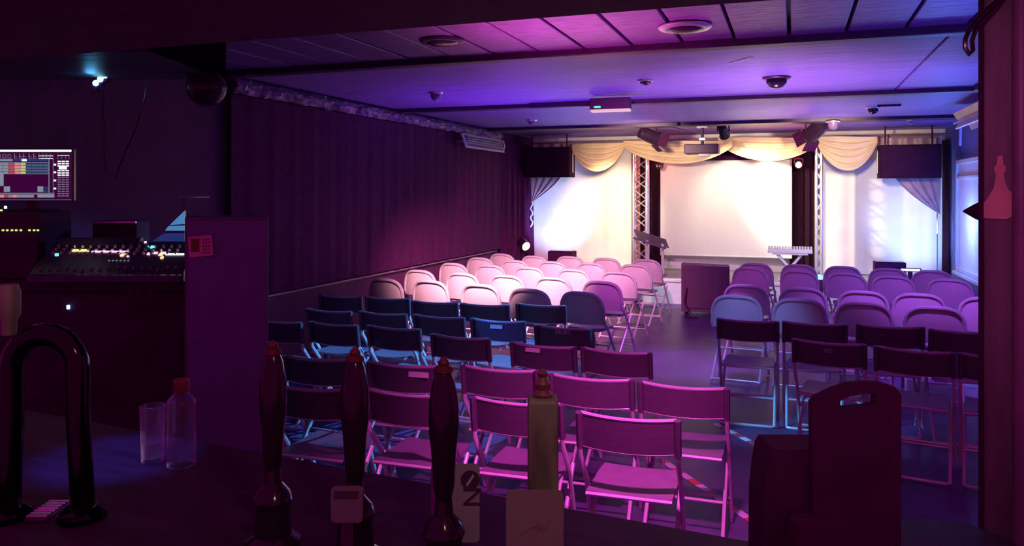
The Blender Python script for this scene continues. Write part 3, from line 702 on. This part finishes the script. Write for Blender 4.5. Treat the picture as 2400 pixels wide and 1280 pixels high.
for i in range(16):
    for j in range(3):
        if kn is None: kn = MB().lathe([(.008, 0), (.007, .012), (.003, .013)], 8).build('knob', M['alu'], mx); o = kn
        else: o = again(kn, mx)
        y, z = on_panel(.60+.11*j); o.location = (-.29+.04*i, y, z); o.rotation_euler = (tilt, 0, 0)
fd = None
for i in range(17):
    if fd is None: fd = MB().box((0, 0, 0), (.010, .018, .010), bev=.003).build('fader_cap', M['pillars'], mx, smooth=False); o = fd
    else: o = again(fd, mx)
    y, z = on_panel(.10+.10*random.random(), .004); o.location = (-.29+.04*i, y, z); o.rotation_euler = (tilt, 0, 0)
def on_console(px, py, m, sx, sz):
    t = min(.97, (.389-(py-HY)*.002016)/(.14+(py-HY)*.000119)); Z = 3.73+.22*t
    x = (px-285)/F*Z + (285-1200)/F*(Z-3.95); y, z = on_panel(t, .003)
    MB().box((0, 0, 0), (sx, sz*1.3, .006), bev=.0015).build('indicator_light', m, mx, smooth=False, loc=(x, y, z), rot=(tilt, 0, 0))
for px, py, sx, sz, m in ((190, 588, .085, .012, 'yellow'), (258, 591, .18, .007, 'pink'), (375, 594, .06, .010, 'pink'), (410, 597, .09, .008, 'white'),
                          (260, 572, .016, .012, 'yellow'), (315, 562, .016, .012, 'yellow'), (341, 563, .012, .008, 'pink'), (358, 580, .02, .014, 'green'), (287, 599, .018, .014, 'orange'),
                          (349, 596, .016, .012, 'pink'), (380, 605, .014, .012, 'orange'), (377, 598, .02, .012, 'orange'), (300, 602, .012, .006, 'pink')):
    on_console(px, py, E[m], sx, sz)
for i in range(6): on_console(256+9*i, 612, E['dim'], .010, .004)
on_desk(133, 597, 3.72, dk, E['green'], .016, .014)
# tilted blue-lit screen at the console end
q = cw((398-1200)/F*4.02, 4.02, 1.326)
tb = thing('console_screen', 'blue-lit triangular console wing beside the tall cabinet', 'console', q, TH)
MB().prism([(-.19, -.0), (.075, -.0), (.075, .33), (.06, .33)], 0, .02).build('side_panel', M['blackg'], tb, smooth=False)
def tri(px, py): return ((px-398)/F*4.01, HC-(py-HY)/F*4.01-q.z)
MB().prism([tri(399, 528), tri(433, 495), tri(433, 525)], -.008, 0).build('upper_display', E['bluepanel'], tb, smooth=False)
MB().prism([tri(388, 541), tri(396, 530), tri(433, 529), tri(433, 541)], -.008, 0).build('lower_display', E['bluepanel'], tb, smooth=False)
MB().prism([tri(358, 566), tri(386, 547), tri(433, 547), tri(433, 566)], -.008, 0).build('base_display', E['bluedim'], tb, smooth=False)
# flat desk lamp above it
q = cw((432-1200)/F*4.28, 4.28, 1.326)
lp = thing('desk_lamp', 'thin flat desk lamp above the glowing console', 'lamp', q, TH)
hz = HC-(462-HY)/F*4.28-q.z
MB().lathe([(.06, 0), (.06, .015), (.02, .02)], 16).build('base', M['black'], lp)
MB().tube([(0, 0, .01), (0, 0, hz)], .008, 8).build('pole', M['blackg'], lp)
MB().lathe([(.128, hz-.004), (.131, hz), (.128, hz+.005), (.01, hz+.008)], 24).build('shade', M['alu'], lp)
# monitor
Zm = 3.95
q = P(60, 410, Zm); mw, mh = 215/F*Zm, 118/F*Zm
mo = thing('computer_monitor', 'monitor showing a colourful lighting control grid in the booth', 'monitor', q, TH)
MB().box((0, .02, 0), (mw+.012, .03, mh+.012), bev=.005).build('case', M['blackg'], mo, smooth=False)
scr_ = MB().box((0, .004, 0), (mw, .004, mh)).build('screen', E['panel'], mo, smooth=False)
MB().box((0, .06, -.12), (.05, .03, .11)).build('stand', M['black'], mo, smooth=False)
MB().box((0, .06, -.178), (.2, .14, .012), bev=.004).build('stand_foot', M['black'], mo, smooth=False)
def mp(px, py): return ((px-60)/F*Zm, -(py-410)/F*Zm)
cells = {}
def cell(x0, y0, x1, y1, m):
    a, b = mp(x0, y0), mp(x1, y1)
    cells.setdefault(m, MB()).box(((a[0]+b[0])/2, 0, (a[1]+b[1])/2), (abs(b[0]-a[0]), .002, abs(a[1]-b[1])))
cell(-47, 351, 167, 356, 'white')
for i, x in enumerate((-30, -18, -6, 6, 18)):
    cell(x, 362, x+1.2, 371, 'dim'); cell(x, 362, x+8, 363, 'dim'); cell(x, 370, x+8, 371, 'dim'); cell(x+7, 364, x+8, 371, 'dim')
for x in (33, 45, 54, 67, 78, 90): cell(x, 360, x+1.5, 371, 'dim'); cell(x, 366, x+7, 367, 'dim'); cell(x, 371, x+8, 372, 'dim')
cell(92, 365, 124, 366, 'white'); cell(92, 371, 124, 372, 'white')
for x in (100, 108, 117): cell(x, 360, x+1, 371, 'dim')
cell(-40, 373, 29, 378, 'slate'); cell(51, 373, 62, 378, 'white'); cell(30, 373, 50, 378, 'navy'); cell(63, 373, 114, 378, 'navy')
colm = ['slate', 'slate', 'slate', 'slate', 'red', 'salmon', 'yel2', 'teal', 'teal', 'teal', 'teal']
for i, m in enumerate(colm):
    x0 = -34 + i*13.5
    for j in range(4): cell(x0+.8, 382+j*6.7, x0+12.7, 387+j*6.7, m)
for j in range(5): cell(-34, 380.2+j*6.7, 114, 381.2+j*6.7, 'slate')
cell(114, 372, 115.3, 453, 'slate'); cell(124, 372, 125, 453, 'dim'); cell(-40, 408, 8, 436, 'slate'); cell(9, 437, 23, 450, 'slate'); cell(88, 437, 101, 450, 'slate')
cell(102, 438, 114, 443, 'blue2') if False else cell(102, 438, 114, 443, 'navy'); cell(102, 445, 114, 450, 'navy')
cell(-40, 452, 127, 456, 'dim'); cell(88, 456, 127, 463, 'slate')
for i in range(12): cell(-40+i*10, 457, -31+i*10, 463, ['salmon', 'red', 'slate', 'salmon'][i % 4] if i < 8 else 'slate')
for y in (384, 402, 421, 440): cell(126, y, 131, y+4, 'white')
for j in range(16):
    y = 377+j*5.4
    if 389 < y < 395: continue
    for k in range(3): cell(135+k*9.5, y, 142+k*9.5, y+2.6, 'white' if j < 7 else 'dim')
cell(138, 389.5, 156, 397, 'white')
for x in (135, 144, 153, 161): cell(x, 362, x+.8, 373, 'dim')
cell(135, 364, 162, 365, 'white')
cell(-47, 468, 167, 469, 'dim')
for i, x in enumerate((0, 9, 16, 23, 31)): cell(x, 470, x+4, 473, 'white') if False else None
for m, b in cells.items(): b.build('display_cells', E[m], scr_, smooth=False, loc=(0, .0005, 0))
# rack below
q = P(45, 515, 3.95)
rk = thing('rack_unit', 'rack unit with a row of green lights under the monitor', 'rack unit', (q.x, q.y, 1.326), TH)
rh = HC-(497-HY)/F*3.95-1.326
MB().box((0, .05, rh/2), (.30, .30, rh), bev=.004).build('case', M['black'], rk, smooth=False)
for i, px in enumerate((7, 17, 28, 38, 49, 69, 80, 89)): on_desk(px, 540, 3.83, rk, E['lime'], .010, .009)
on_desk(13, 486, 3.83, mo, E['white'], .012, .014); on_desk(3, 493, 3.83, mo, E['lime'], .010, .009)
# equipment in the dark on the desk
eq = thing('equipment_case', 'low dark equipment case behind the mixing console', 'case', cw((285-1200)/F*4.35, 4.35, 1.325), TH)
eh = HC-(517-HY)/F*4.3-1.325
MB().box((0, 0, eh/2), (.24, .16, eh), bev=.008).build('case', M['black'], eq, smooth=False)
MB().box((0, -.085, eh-.008), (.24, .012, .010)).build('edge_trim', M['alu'], eq, smooth=False)
# tall cabinet with notice
q = P(533, 900, 3.6)
cb = thing('tall_cabinet', 'tall plain dark cabinet at the end of the booth', 'cabinet', (q.x, q.y+.0, 0), TH-math.atan2(533-1200, F)+.02)
ch_ = HC-(508-HY)/F*3.6; cwid = 196/F*3.6*.941
MB().box((0, .125, ch_/2), (cwid, .25, ch_), bev=.006).build('carcass', mat('cabinet_paint', (.12, .10, .17), .6, var=.1), cb, smooth=False)
MB().box((0, -.006, ch_/2), (cwid-.02, .012, ch_-.03), bev=.003).build('door', mat('cabinet_door', (.15, .05, .27), .55, var=.1), cb, smooth=False)
q = P(470, 577, 3.535)
nt_ = thing('paper_notice', 'pink paper notice taped to the tall dark cabinet', 'notice', q, TH-math.atan2(533-1200, F)+.02)
MB().box((0, 0, 0), (52/F*3.575, .003, 48/F*3.575), rot=R(-.07, 'Y')).build('sheet', M['pinkpaper'], nt_, smooth=False)
pr = MB(); pr.box((-.022, -.0022, .004), (.035, .001, .06)); pr.build('red_block', M['red'], nt_, smooth=False)
pr = MB()
for i in range(3):
    for j in range(5): pr.box((.012+.012*i, -.0022, -.03+.015*j), (.008, .001, .009))
pr.build('print', mat('print_grey', (.25, .12, .2), .7), nt_, smooth=False)
# booth lamp, mirror ball, hanging cables
q = P(236, 186, 4.75)
bl = thing('booth_lamp', 'cyan LED lamp bar hanging above the light desk', 'lamp', q, TH)
rot = R(-.70, 'Y')
MB().box((0, .03, 0), (.15, .05, .05), rot=rot, bev=.008).build('body', M['black'], bl, smooth=False)
for i in (-1, 0, 1):
    v = rot @ Vector((i*.036, -.004, 0)); MB().lathe([(.019, 0), (.016, .008), (.004, .010)], 12, mtx=R(PI/2, 'X')).build('lens', E['cyan'], bl, loc=v)
MB().tube([(0, .05, 0), (0, .06, 2.44-q.z)], .012, 8).build('bracket', M['black'], bl)
point(q+Vector((.03, -.1, -.03)), .35, (.1, .5, 1), .03)
q = P(484, 205, 4.7)
mb_ = thing('mirror_ball', 'dark mirror ball hanging at the booth end of the soffit', 'mirror ball', q)
r_ = .115; b = MB(); bmesh.ops.create_uvsphere(b.bm, u_segments=24, v_segments=14, radius=r_); b.build('ball', mat('ball_dark', (.03, .008, .025), .3, spec=.25), mb_, smooth=False)
MB().tube([(0, 0, r_*.95), (0, 0, 2.46-q.z)], .006, 6).build('hanger', M['black'], mb_)
cord('hanging_cable', 'thin dark cable hanging below the cyan booth lamp', [P(238+x, y, 4.72) for x, y in ((0, 200), (4, 240), (2, 265), (8, 300), (4, 340), (10, 400))], .006, M['blackg'])
cord('hanging_cable', 'thin dark cable slanting down between booth lamp and mirror ball', [P(x, y, 4.74) for x, y in ((348, 175), (340, 230), (320, 300), (292, 360), (270, 420))], .007, M['blackg'])
# ------------------------------------------------------------------ bar
c0, c1 = cw(-2.6, 1.731+.468*2.6-.051, 0), cw(1.55, 1.731-.468*1.55-.051, 0)
d = (c1-c0); L = d.length; d.normalize(); rzb = math.atan2(d.y, d.x)
mid = (c0+c1)/2
bar = thing('bar_counter', 'dark glossy bar counter along the bottom of the view', 'bar', mid, rzb)
MB().box((0, -.40, 1.075), (L, .80, .05), bev=.006).build('worktop', M['counter'], bar, smooth=False)
MB().box((0, -.06, .525), (L-.1, .05, 1.05)).build('front_panel', M['counterf'], bar, smooth=False)
MB().box((0, .005, 1.03), (L, .03, .06), bev=.006).build('edge_band', M['counterf'], bar, smooth=False)
# beer font (bent chrome tube)
q = PZ(105, 1215, 1.1)
ft = thing('beer_font', 'bent dark chrome beer font arching over the counter', 'beer font', q, TH)
Zf = 1.56; sc = Zf/F
tz = 1.49-1.1-.024
pts = [(-.072, 0, .02), (-.066, 0, tz*.6)] + [(-.066+.0 + .066*(1-math.cos(a))*1.0, 0, tz-.066+.066*math.sin(a)) for a in [PI*i/12 for i in range(13)]] + [(.066, 0, tz*.6), (.076, 0, .02)]
MB().tube(pts, .0225, 16).build('tube', M['chrome'], ft)
for s in (-1, 1): MB().lathe([(.045, 0), (.045, .012), (.03, .022)], 18, c=(s*.074, 0, 0)).build('flange', M['chrome'], ft)
MB().lathe([(.014, tz), (.016, tz+.03), (.022, tz+.04), (.022, tz+.085), (.017, tz+.10)], 14, c=(-.072, .0, .0)).build('tap_handle', M['olive'], ft)
q = PZ(112, 1205, 1.1)
dt = thing('glint_tray', 'small slatted metal tray added for the magenta glint under the beer font', 'tray', q, TH)  # tray added to catch the magenta glint
MB().box((0, .0, .004), (.044, .09, .008), bev=.002).build('tray', M['blackg'], dt, smooth=False)
sl0 = None
for i in range(7):
    if sl0 is None: sl0 = MB().box((0, 0, 0), (.040, .007, .005), bev=.0015).build('slat', M['alu'], dt, smooth=False); o = sl0
    else: o = again(sl0, dt)
    o.location = (0, -.037+.0123*i, .011)
# water bottle and glass
q = PZ(425, 1092, 1.1)
wb = thing('water_bottle', 'clear ribbed plastic bottle with a red cap on the bar', 'bottle', q)
prof = [(.030, 0), (.034, .006)]
for i in range(10): prof += [(.034, .012+.013*i), (.0325, .0185+.013*i)]
prof += [(.034, .148), (.030, .160), (.018, .172), (.016, .178)]
MB().lathe(prof, 20).build('body', M['glass'], wb)
MB().lathe([(.0175, .176), (.0185, .178), (.0185, .203), (.016, .206)], 18).build('cap', M['red'], wb)
q = PZ(358, 1082, 1.1)
gl = thing('drinking_glass', 'clear tumbler standing beside the plastic bottle', 'glass', q)
MB().lathe([(.024, 0), (.026, .003), (.030, .135), (.0285, .136), (.0245, .012), (.003, .011)], 20).build('bowl', M['glass'], gl)
MB().lathe([(.0245, .0125), (.0265, .05), (.003, .0505)], 20).build('drink', M['glass'], gl)
# beer pumps
def pump(label, px, pyt, hm_, fin, kind):
    Z = F*.275/(pyt-HY); q = P(px, 700, Z); q.z = 1.1
    t = thing('beer_pump', label, 'beer pump', q, TH, 'beer pump handles')
    MB().lathe([(.050, 0), (.050, .012), (.034, .022), (.030, .07), (.036, .085), (.030, .10), (.016, .115), (.014, .14)], 22).build('base', M['bottlegl'], t)
    if kind == 'turned':
        MB().lathe([(.012, .13), (.014, .145), (.0175, .16), (.019, .19), (.021, .22), (.0245, .25), (.0255, .275), (.024, .305), (.018, .338), (.013, .350)], 24).build('handle', hm_, t)
        MB().lathe([(.013, .349), (.016, .352), (.016, .358), (.009, .362), (.010, .367), (.0065, .372), (.003, .376)], 16).build('finial', fin, t)
    else:
        MB().box((0, 0, .25), (.046, .046, .172), bev=.006).build('handle', hm_, t, smooth=False)
        MB().lathe([(.013, .336), (.015, .340), (.010, .347), (.012, .356), (.006, .366), (.009, .372), (.003, .378)], 14).build('finial', fin, t)
        MB().tube([(0, 0, .12), (0, 0, .17)], .012, 10).build('stem', M['bottlegl'], t)
    return t, Z
p1, Z1 = pump('dark turned beer pump handle in front of the tall cabinet edge', 640, 800, M['bottlegl'], M['copper'], 'turned')
p2, Z2 = pump('dark turned beer pump handle behind the small grey label box', 832, 815, M['bottlegl'], M['copper'], 'turned')
p3, Z3 = pump('black turned beer pump handle in front of the ON card', 1040, 838, M['bottlegl'], M['copper'], 'turned')
p4, Z4 = pump('square rough olive wooden beer pump handle above the beige card', 1272, 870, M['olive'], M['brown'], 'square')
def clip(label, px0, px1, py0, py1, Z, m, root_z=1.1):
    a, b = P(px0, py0, Z), P(px1, py1, Z); q = P((px0+px1)/2, py1, Z)
    t = thing('pump_clip', label, 'card', q, TH)
    w_, h_ = (px1-px0)/F*Z, (py1-py0)/F*Z; o = []
    r_ = .008
    for cx, cz, a0 in ((w_/2-r_, r_, -PI/2), (w_/2-r_, h_-r_, 0), (-w_/2+r_, h_-r_, PI/2), (-w_/2+r_, r_, PI)):
        for k in range(4): o.append((cx+r_*math.cos(a0+k*PI/6), cz+r_*math.sin(a0+k*PI/6)))
    MB().prism(o, 0, .003).build('card', m, t, smooth=False)
    dz = q.z-1.1
    MB().box((0, .006, .02-dz/2), (.02, .006, dz+.04)).build('clip', M['black'], t, smooth=False)
    return t, w_, h_
t, w_, h_ = clip('white card with big sideways ON lettering behind the black pump handle', 1010, 1124, 1088, 1272, Z3+.058, mat('white_card', (.28, .30, .26), .7))
text('N', .046, M['ink'], t, (.028, -.001, h_*.585), (PI/2, PI/2, 0))
MB().lathe([(.0165, 0), (.0165, .001)], 20, mtx=R(PI/2, 'X')).build('dot', M['ink'], t, loc=(.026, -.0005, h_*.80))
MB().box((0, 0, 0), (.004, .001, .022), rot=R(.6, 'Y')).build('slash', mat('card_pale', (.5, .46, .44), .7), t, smooth=False, loc=(.026, -.002, h_*.80))
t, w_, h_ = clip('plain beige card below the olive wooden pump handle', 1186, 1321, 1150, 1310, Z4-.066, M['card'])
sk = MB()
for i in range(6): sk.tube([(-.02+.008*i, -.0005, .035+.004*i), (-.008+.006*i, -.0005, .045+.003*(i % 3)), (.012+.002*i, -.0005, .04+.002*i)], .0005, 4)
sk.build('sketch', mat('sketch_ink', (.2, .15, .12), .8), t)
t, w_, h_ = clip('small grey label box on the dark pump', 775, 850, 1140, 1226, Z2-.066, mat('grey_label', (.14, .11, .13), .6))
MB().box((0, -.002, h_*.78), (w_*.75, .002, h_*.18)).build('strip', M['ink'], t, smooth=False)
# bar caddy
q = P(2009, 1200, 1.30); q.z = 1.1
cy = thing('bar_caddy', 'black bar caddy with a handle slot in its tall arched back', 'caddy', q, TH)
k = 1.30/F
def cx_(px): return (px-2009)*k
def cz_(py): return HC-(py-HY)*k-1.1
out = [(cx_(1906), 0), (cx_(2112), 0), (cx_(2113), cz_(925)), (cx_(2100), cz_(908)), (cx_(2070), cz_(899)), (cx_(2030), cz_(897)), (cx_(1990), cz_(901)), (cx_(1950), cz_(915)), (cx_(1915), cz_(932)), (cx_(1904), cz_(945))]
hole = [(cx_(1967), cz_(958)), (cx_(1970), cz_(940)), (cx_(1990), cz_(930)), (cx_(2030), cz_(922)), (cx_(2052), cz_(924)), (cx_(2052), cz_(948)), (cx_(2030), cz_(953))]
b = MB()
for y, flip in ((0, False), (.018, True)):
    vo = [b.bm.verts.new((x, y, z)) for x, z in out]; vh = [b.bm.verts.new((x, y, z)) for x, z in hole]
    es = [b.bm.edges.new((vo[i], vo[(i+1) % len(vo)])) for i in range(len(vo))] + [b.bm.edges.new((vh[i], vh[(i+1) % len(vh)])) for i in range(len(vh))]
    bmesh.ops.triangle_fill(b.bm, use_beauty=True, use_dissolve=False, edges=es)
    if not flip: VO, VH = vo, vh
    else:
        for A, B in ((VO, vo), (VH, vh)):
            for i in range(len(A)): b.bm.faces.new((A[i], A[(i+1) % len(A)], B[(i+1) % len(A)], B[i]))
b.build('handle_panel', M['black'], cy, smooth=False)
co = [(cx_(1796), 0), (cx_(2108), 0), (cx_(2108), cz_(1064)), (cx_(1822), cz_(1062)), (cx_(1812), cz_(1080)), (cx_(1804), cz_(1130)), (cx_(1798), cz_(1190))]
MB().prism(co, .018, .10).build('compartment', M['black'], cy, smooth=False)
MB().prism([(x*.72-.012, z*.55) for x, z in co], -.05, 0).build('compartment', M['black'], cy, smooth=False)
# bar stool beyond the counter
q = cw(1.26, 2.25, 0)
sl_ = thing('bar_stool', 'round-topped dark stool in the shadow beside the pillar', 'stool', q)
MB().lathe([(.10, .70), (.17, .705), (.18, .73), (.165, .75), (.02, .752)], 26).build('seat', M['counterf'], sl_)
for i in range(4):
    a = PI/4+i*PI/2; MB().tube([(.11*math.cos(a), .11*math.sin(a), .71), (.17*math.cos(a), .17*math.sin(a), .005)], .014, 8).build('leg', M['black'], sl_)
MB().tube([(.15*math.cos(2*PI*i/20), .15*math.sin(2*PI*i/20), .24) for i in range(20)], .009, 6, closed=True).build('foot_ring', M['chrome'], sl_)
# pillar
Zp = 2.55
q = cw((2345-1200)/F*Zp, Zp, 0); ap = TH - math.atan2(2345-1200, F)
pil = struct(MB().box((0, .08, 1.42), (.098, .14, 2.84), bev=.006).build('pillar', M['pillar'], smooth=False, loc=q, rot=(0, 0, ap)))
MB().box((-.054, .03, 1.42), (.014, .15, 2.84), bev=.004).build('edge_board', M['black'], pil, smooth=False)
MB().tube([(.056, -.02, .0), (.056, -.02, 2.84)], .026, 16).build('pipe', M['pillars'], pil)
def bo(px, py): return ((px-2345)/853, HC-(py-HY)/F*Zp)
ol = [(2303, 512), (2303, 478), (2312, 468), (2322, 452), (2328, 442), (2332, 425), (2334, 408), (2330, 402), (2330, 392), (2336, 386), (2338, 366), (2350, 364), (2352, 386), (2357, 390), (2357, 402), (2352, 408), (2356, 428), (2364, 446), (2382, 458), (2384, 500), (2360, 514)]  # flat salmon bottle outline on the pillar face
tag(MB().prism([bo(*p_) for p_ in ol], .001, .009).build('bottle_shape', M['orange'], loc=q, rot=(0, 0, ap)), 'flat salmon bottle shape on the pillar', 'sign')
bk = thing('pillar_bracket', 'dark pointed bracket sticking out of the pillar side', 'bracket', q + Vector((0, 0, HC-(496-HY)/F*Zp)), ap)
b = MB(); b.lathe([(.0325, 0), (.022, .02), (.002, .05)], 4, mtx=R(-PI/2, 'Y')); b.build('spike', M['black'], bk, smooth=False, loc=(-.056, .0, 0))
cord('pillar_cable', 'dark cable looping from the ceiling down beside the pillar', [P(x, y, 2.5) for x, y in ((2352, -12), (2318, 18), (2290, 45), (2272, 70), (2262, 92), (2262, 112), (2272, 128), (2280, 118), (2278, 95), (2290, 60), (2330, 20), (2350, -5))], .007, M['blackg'])
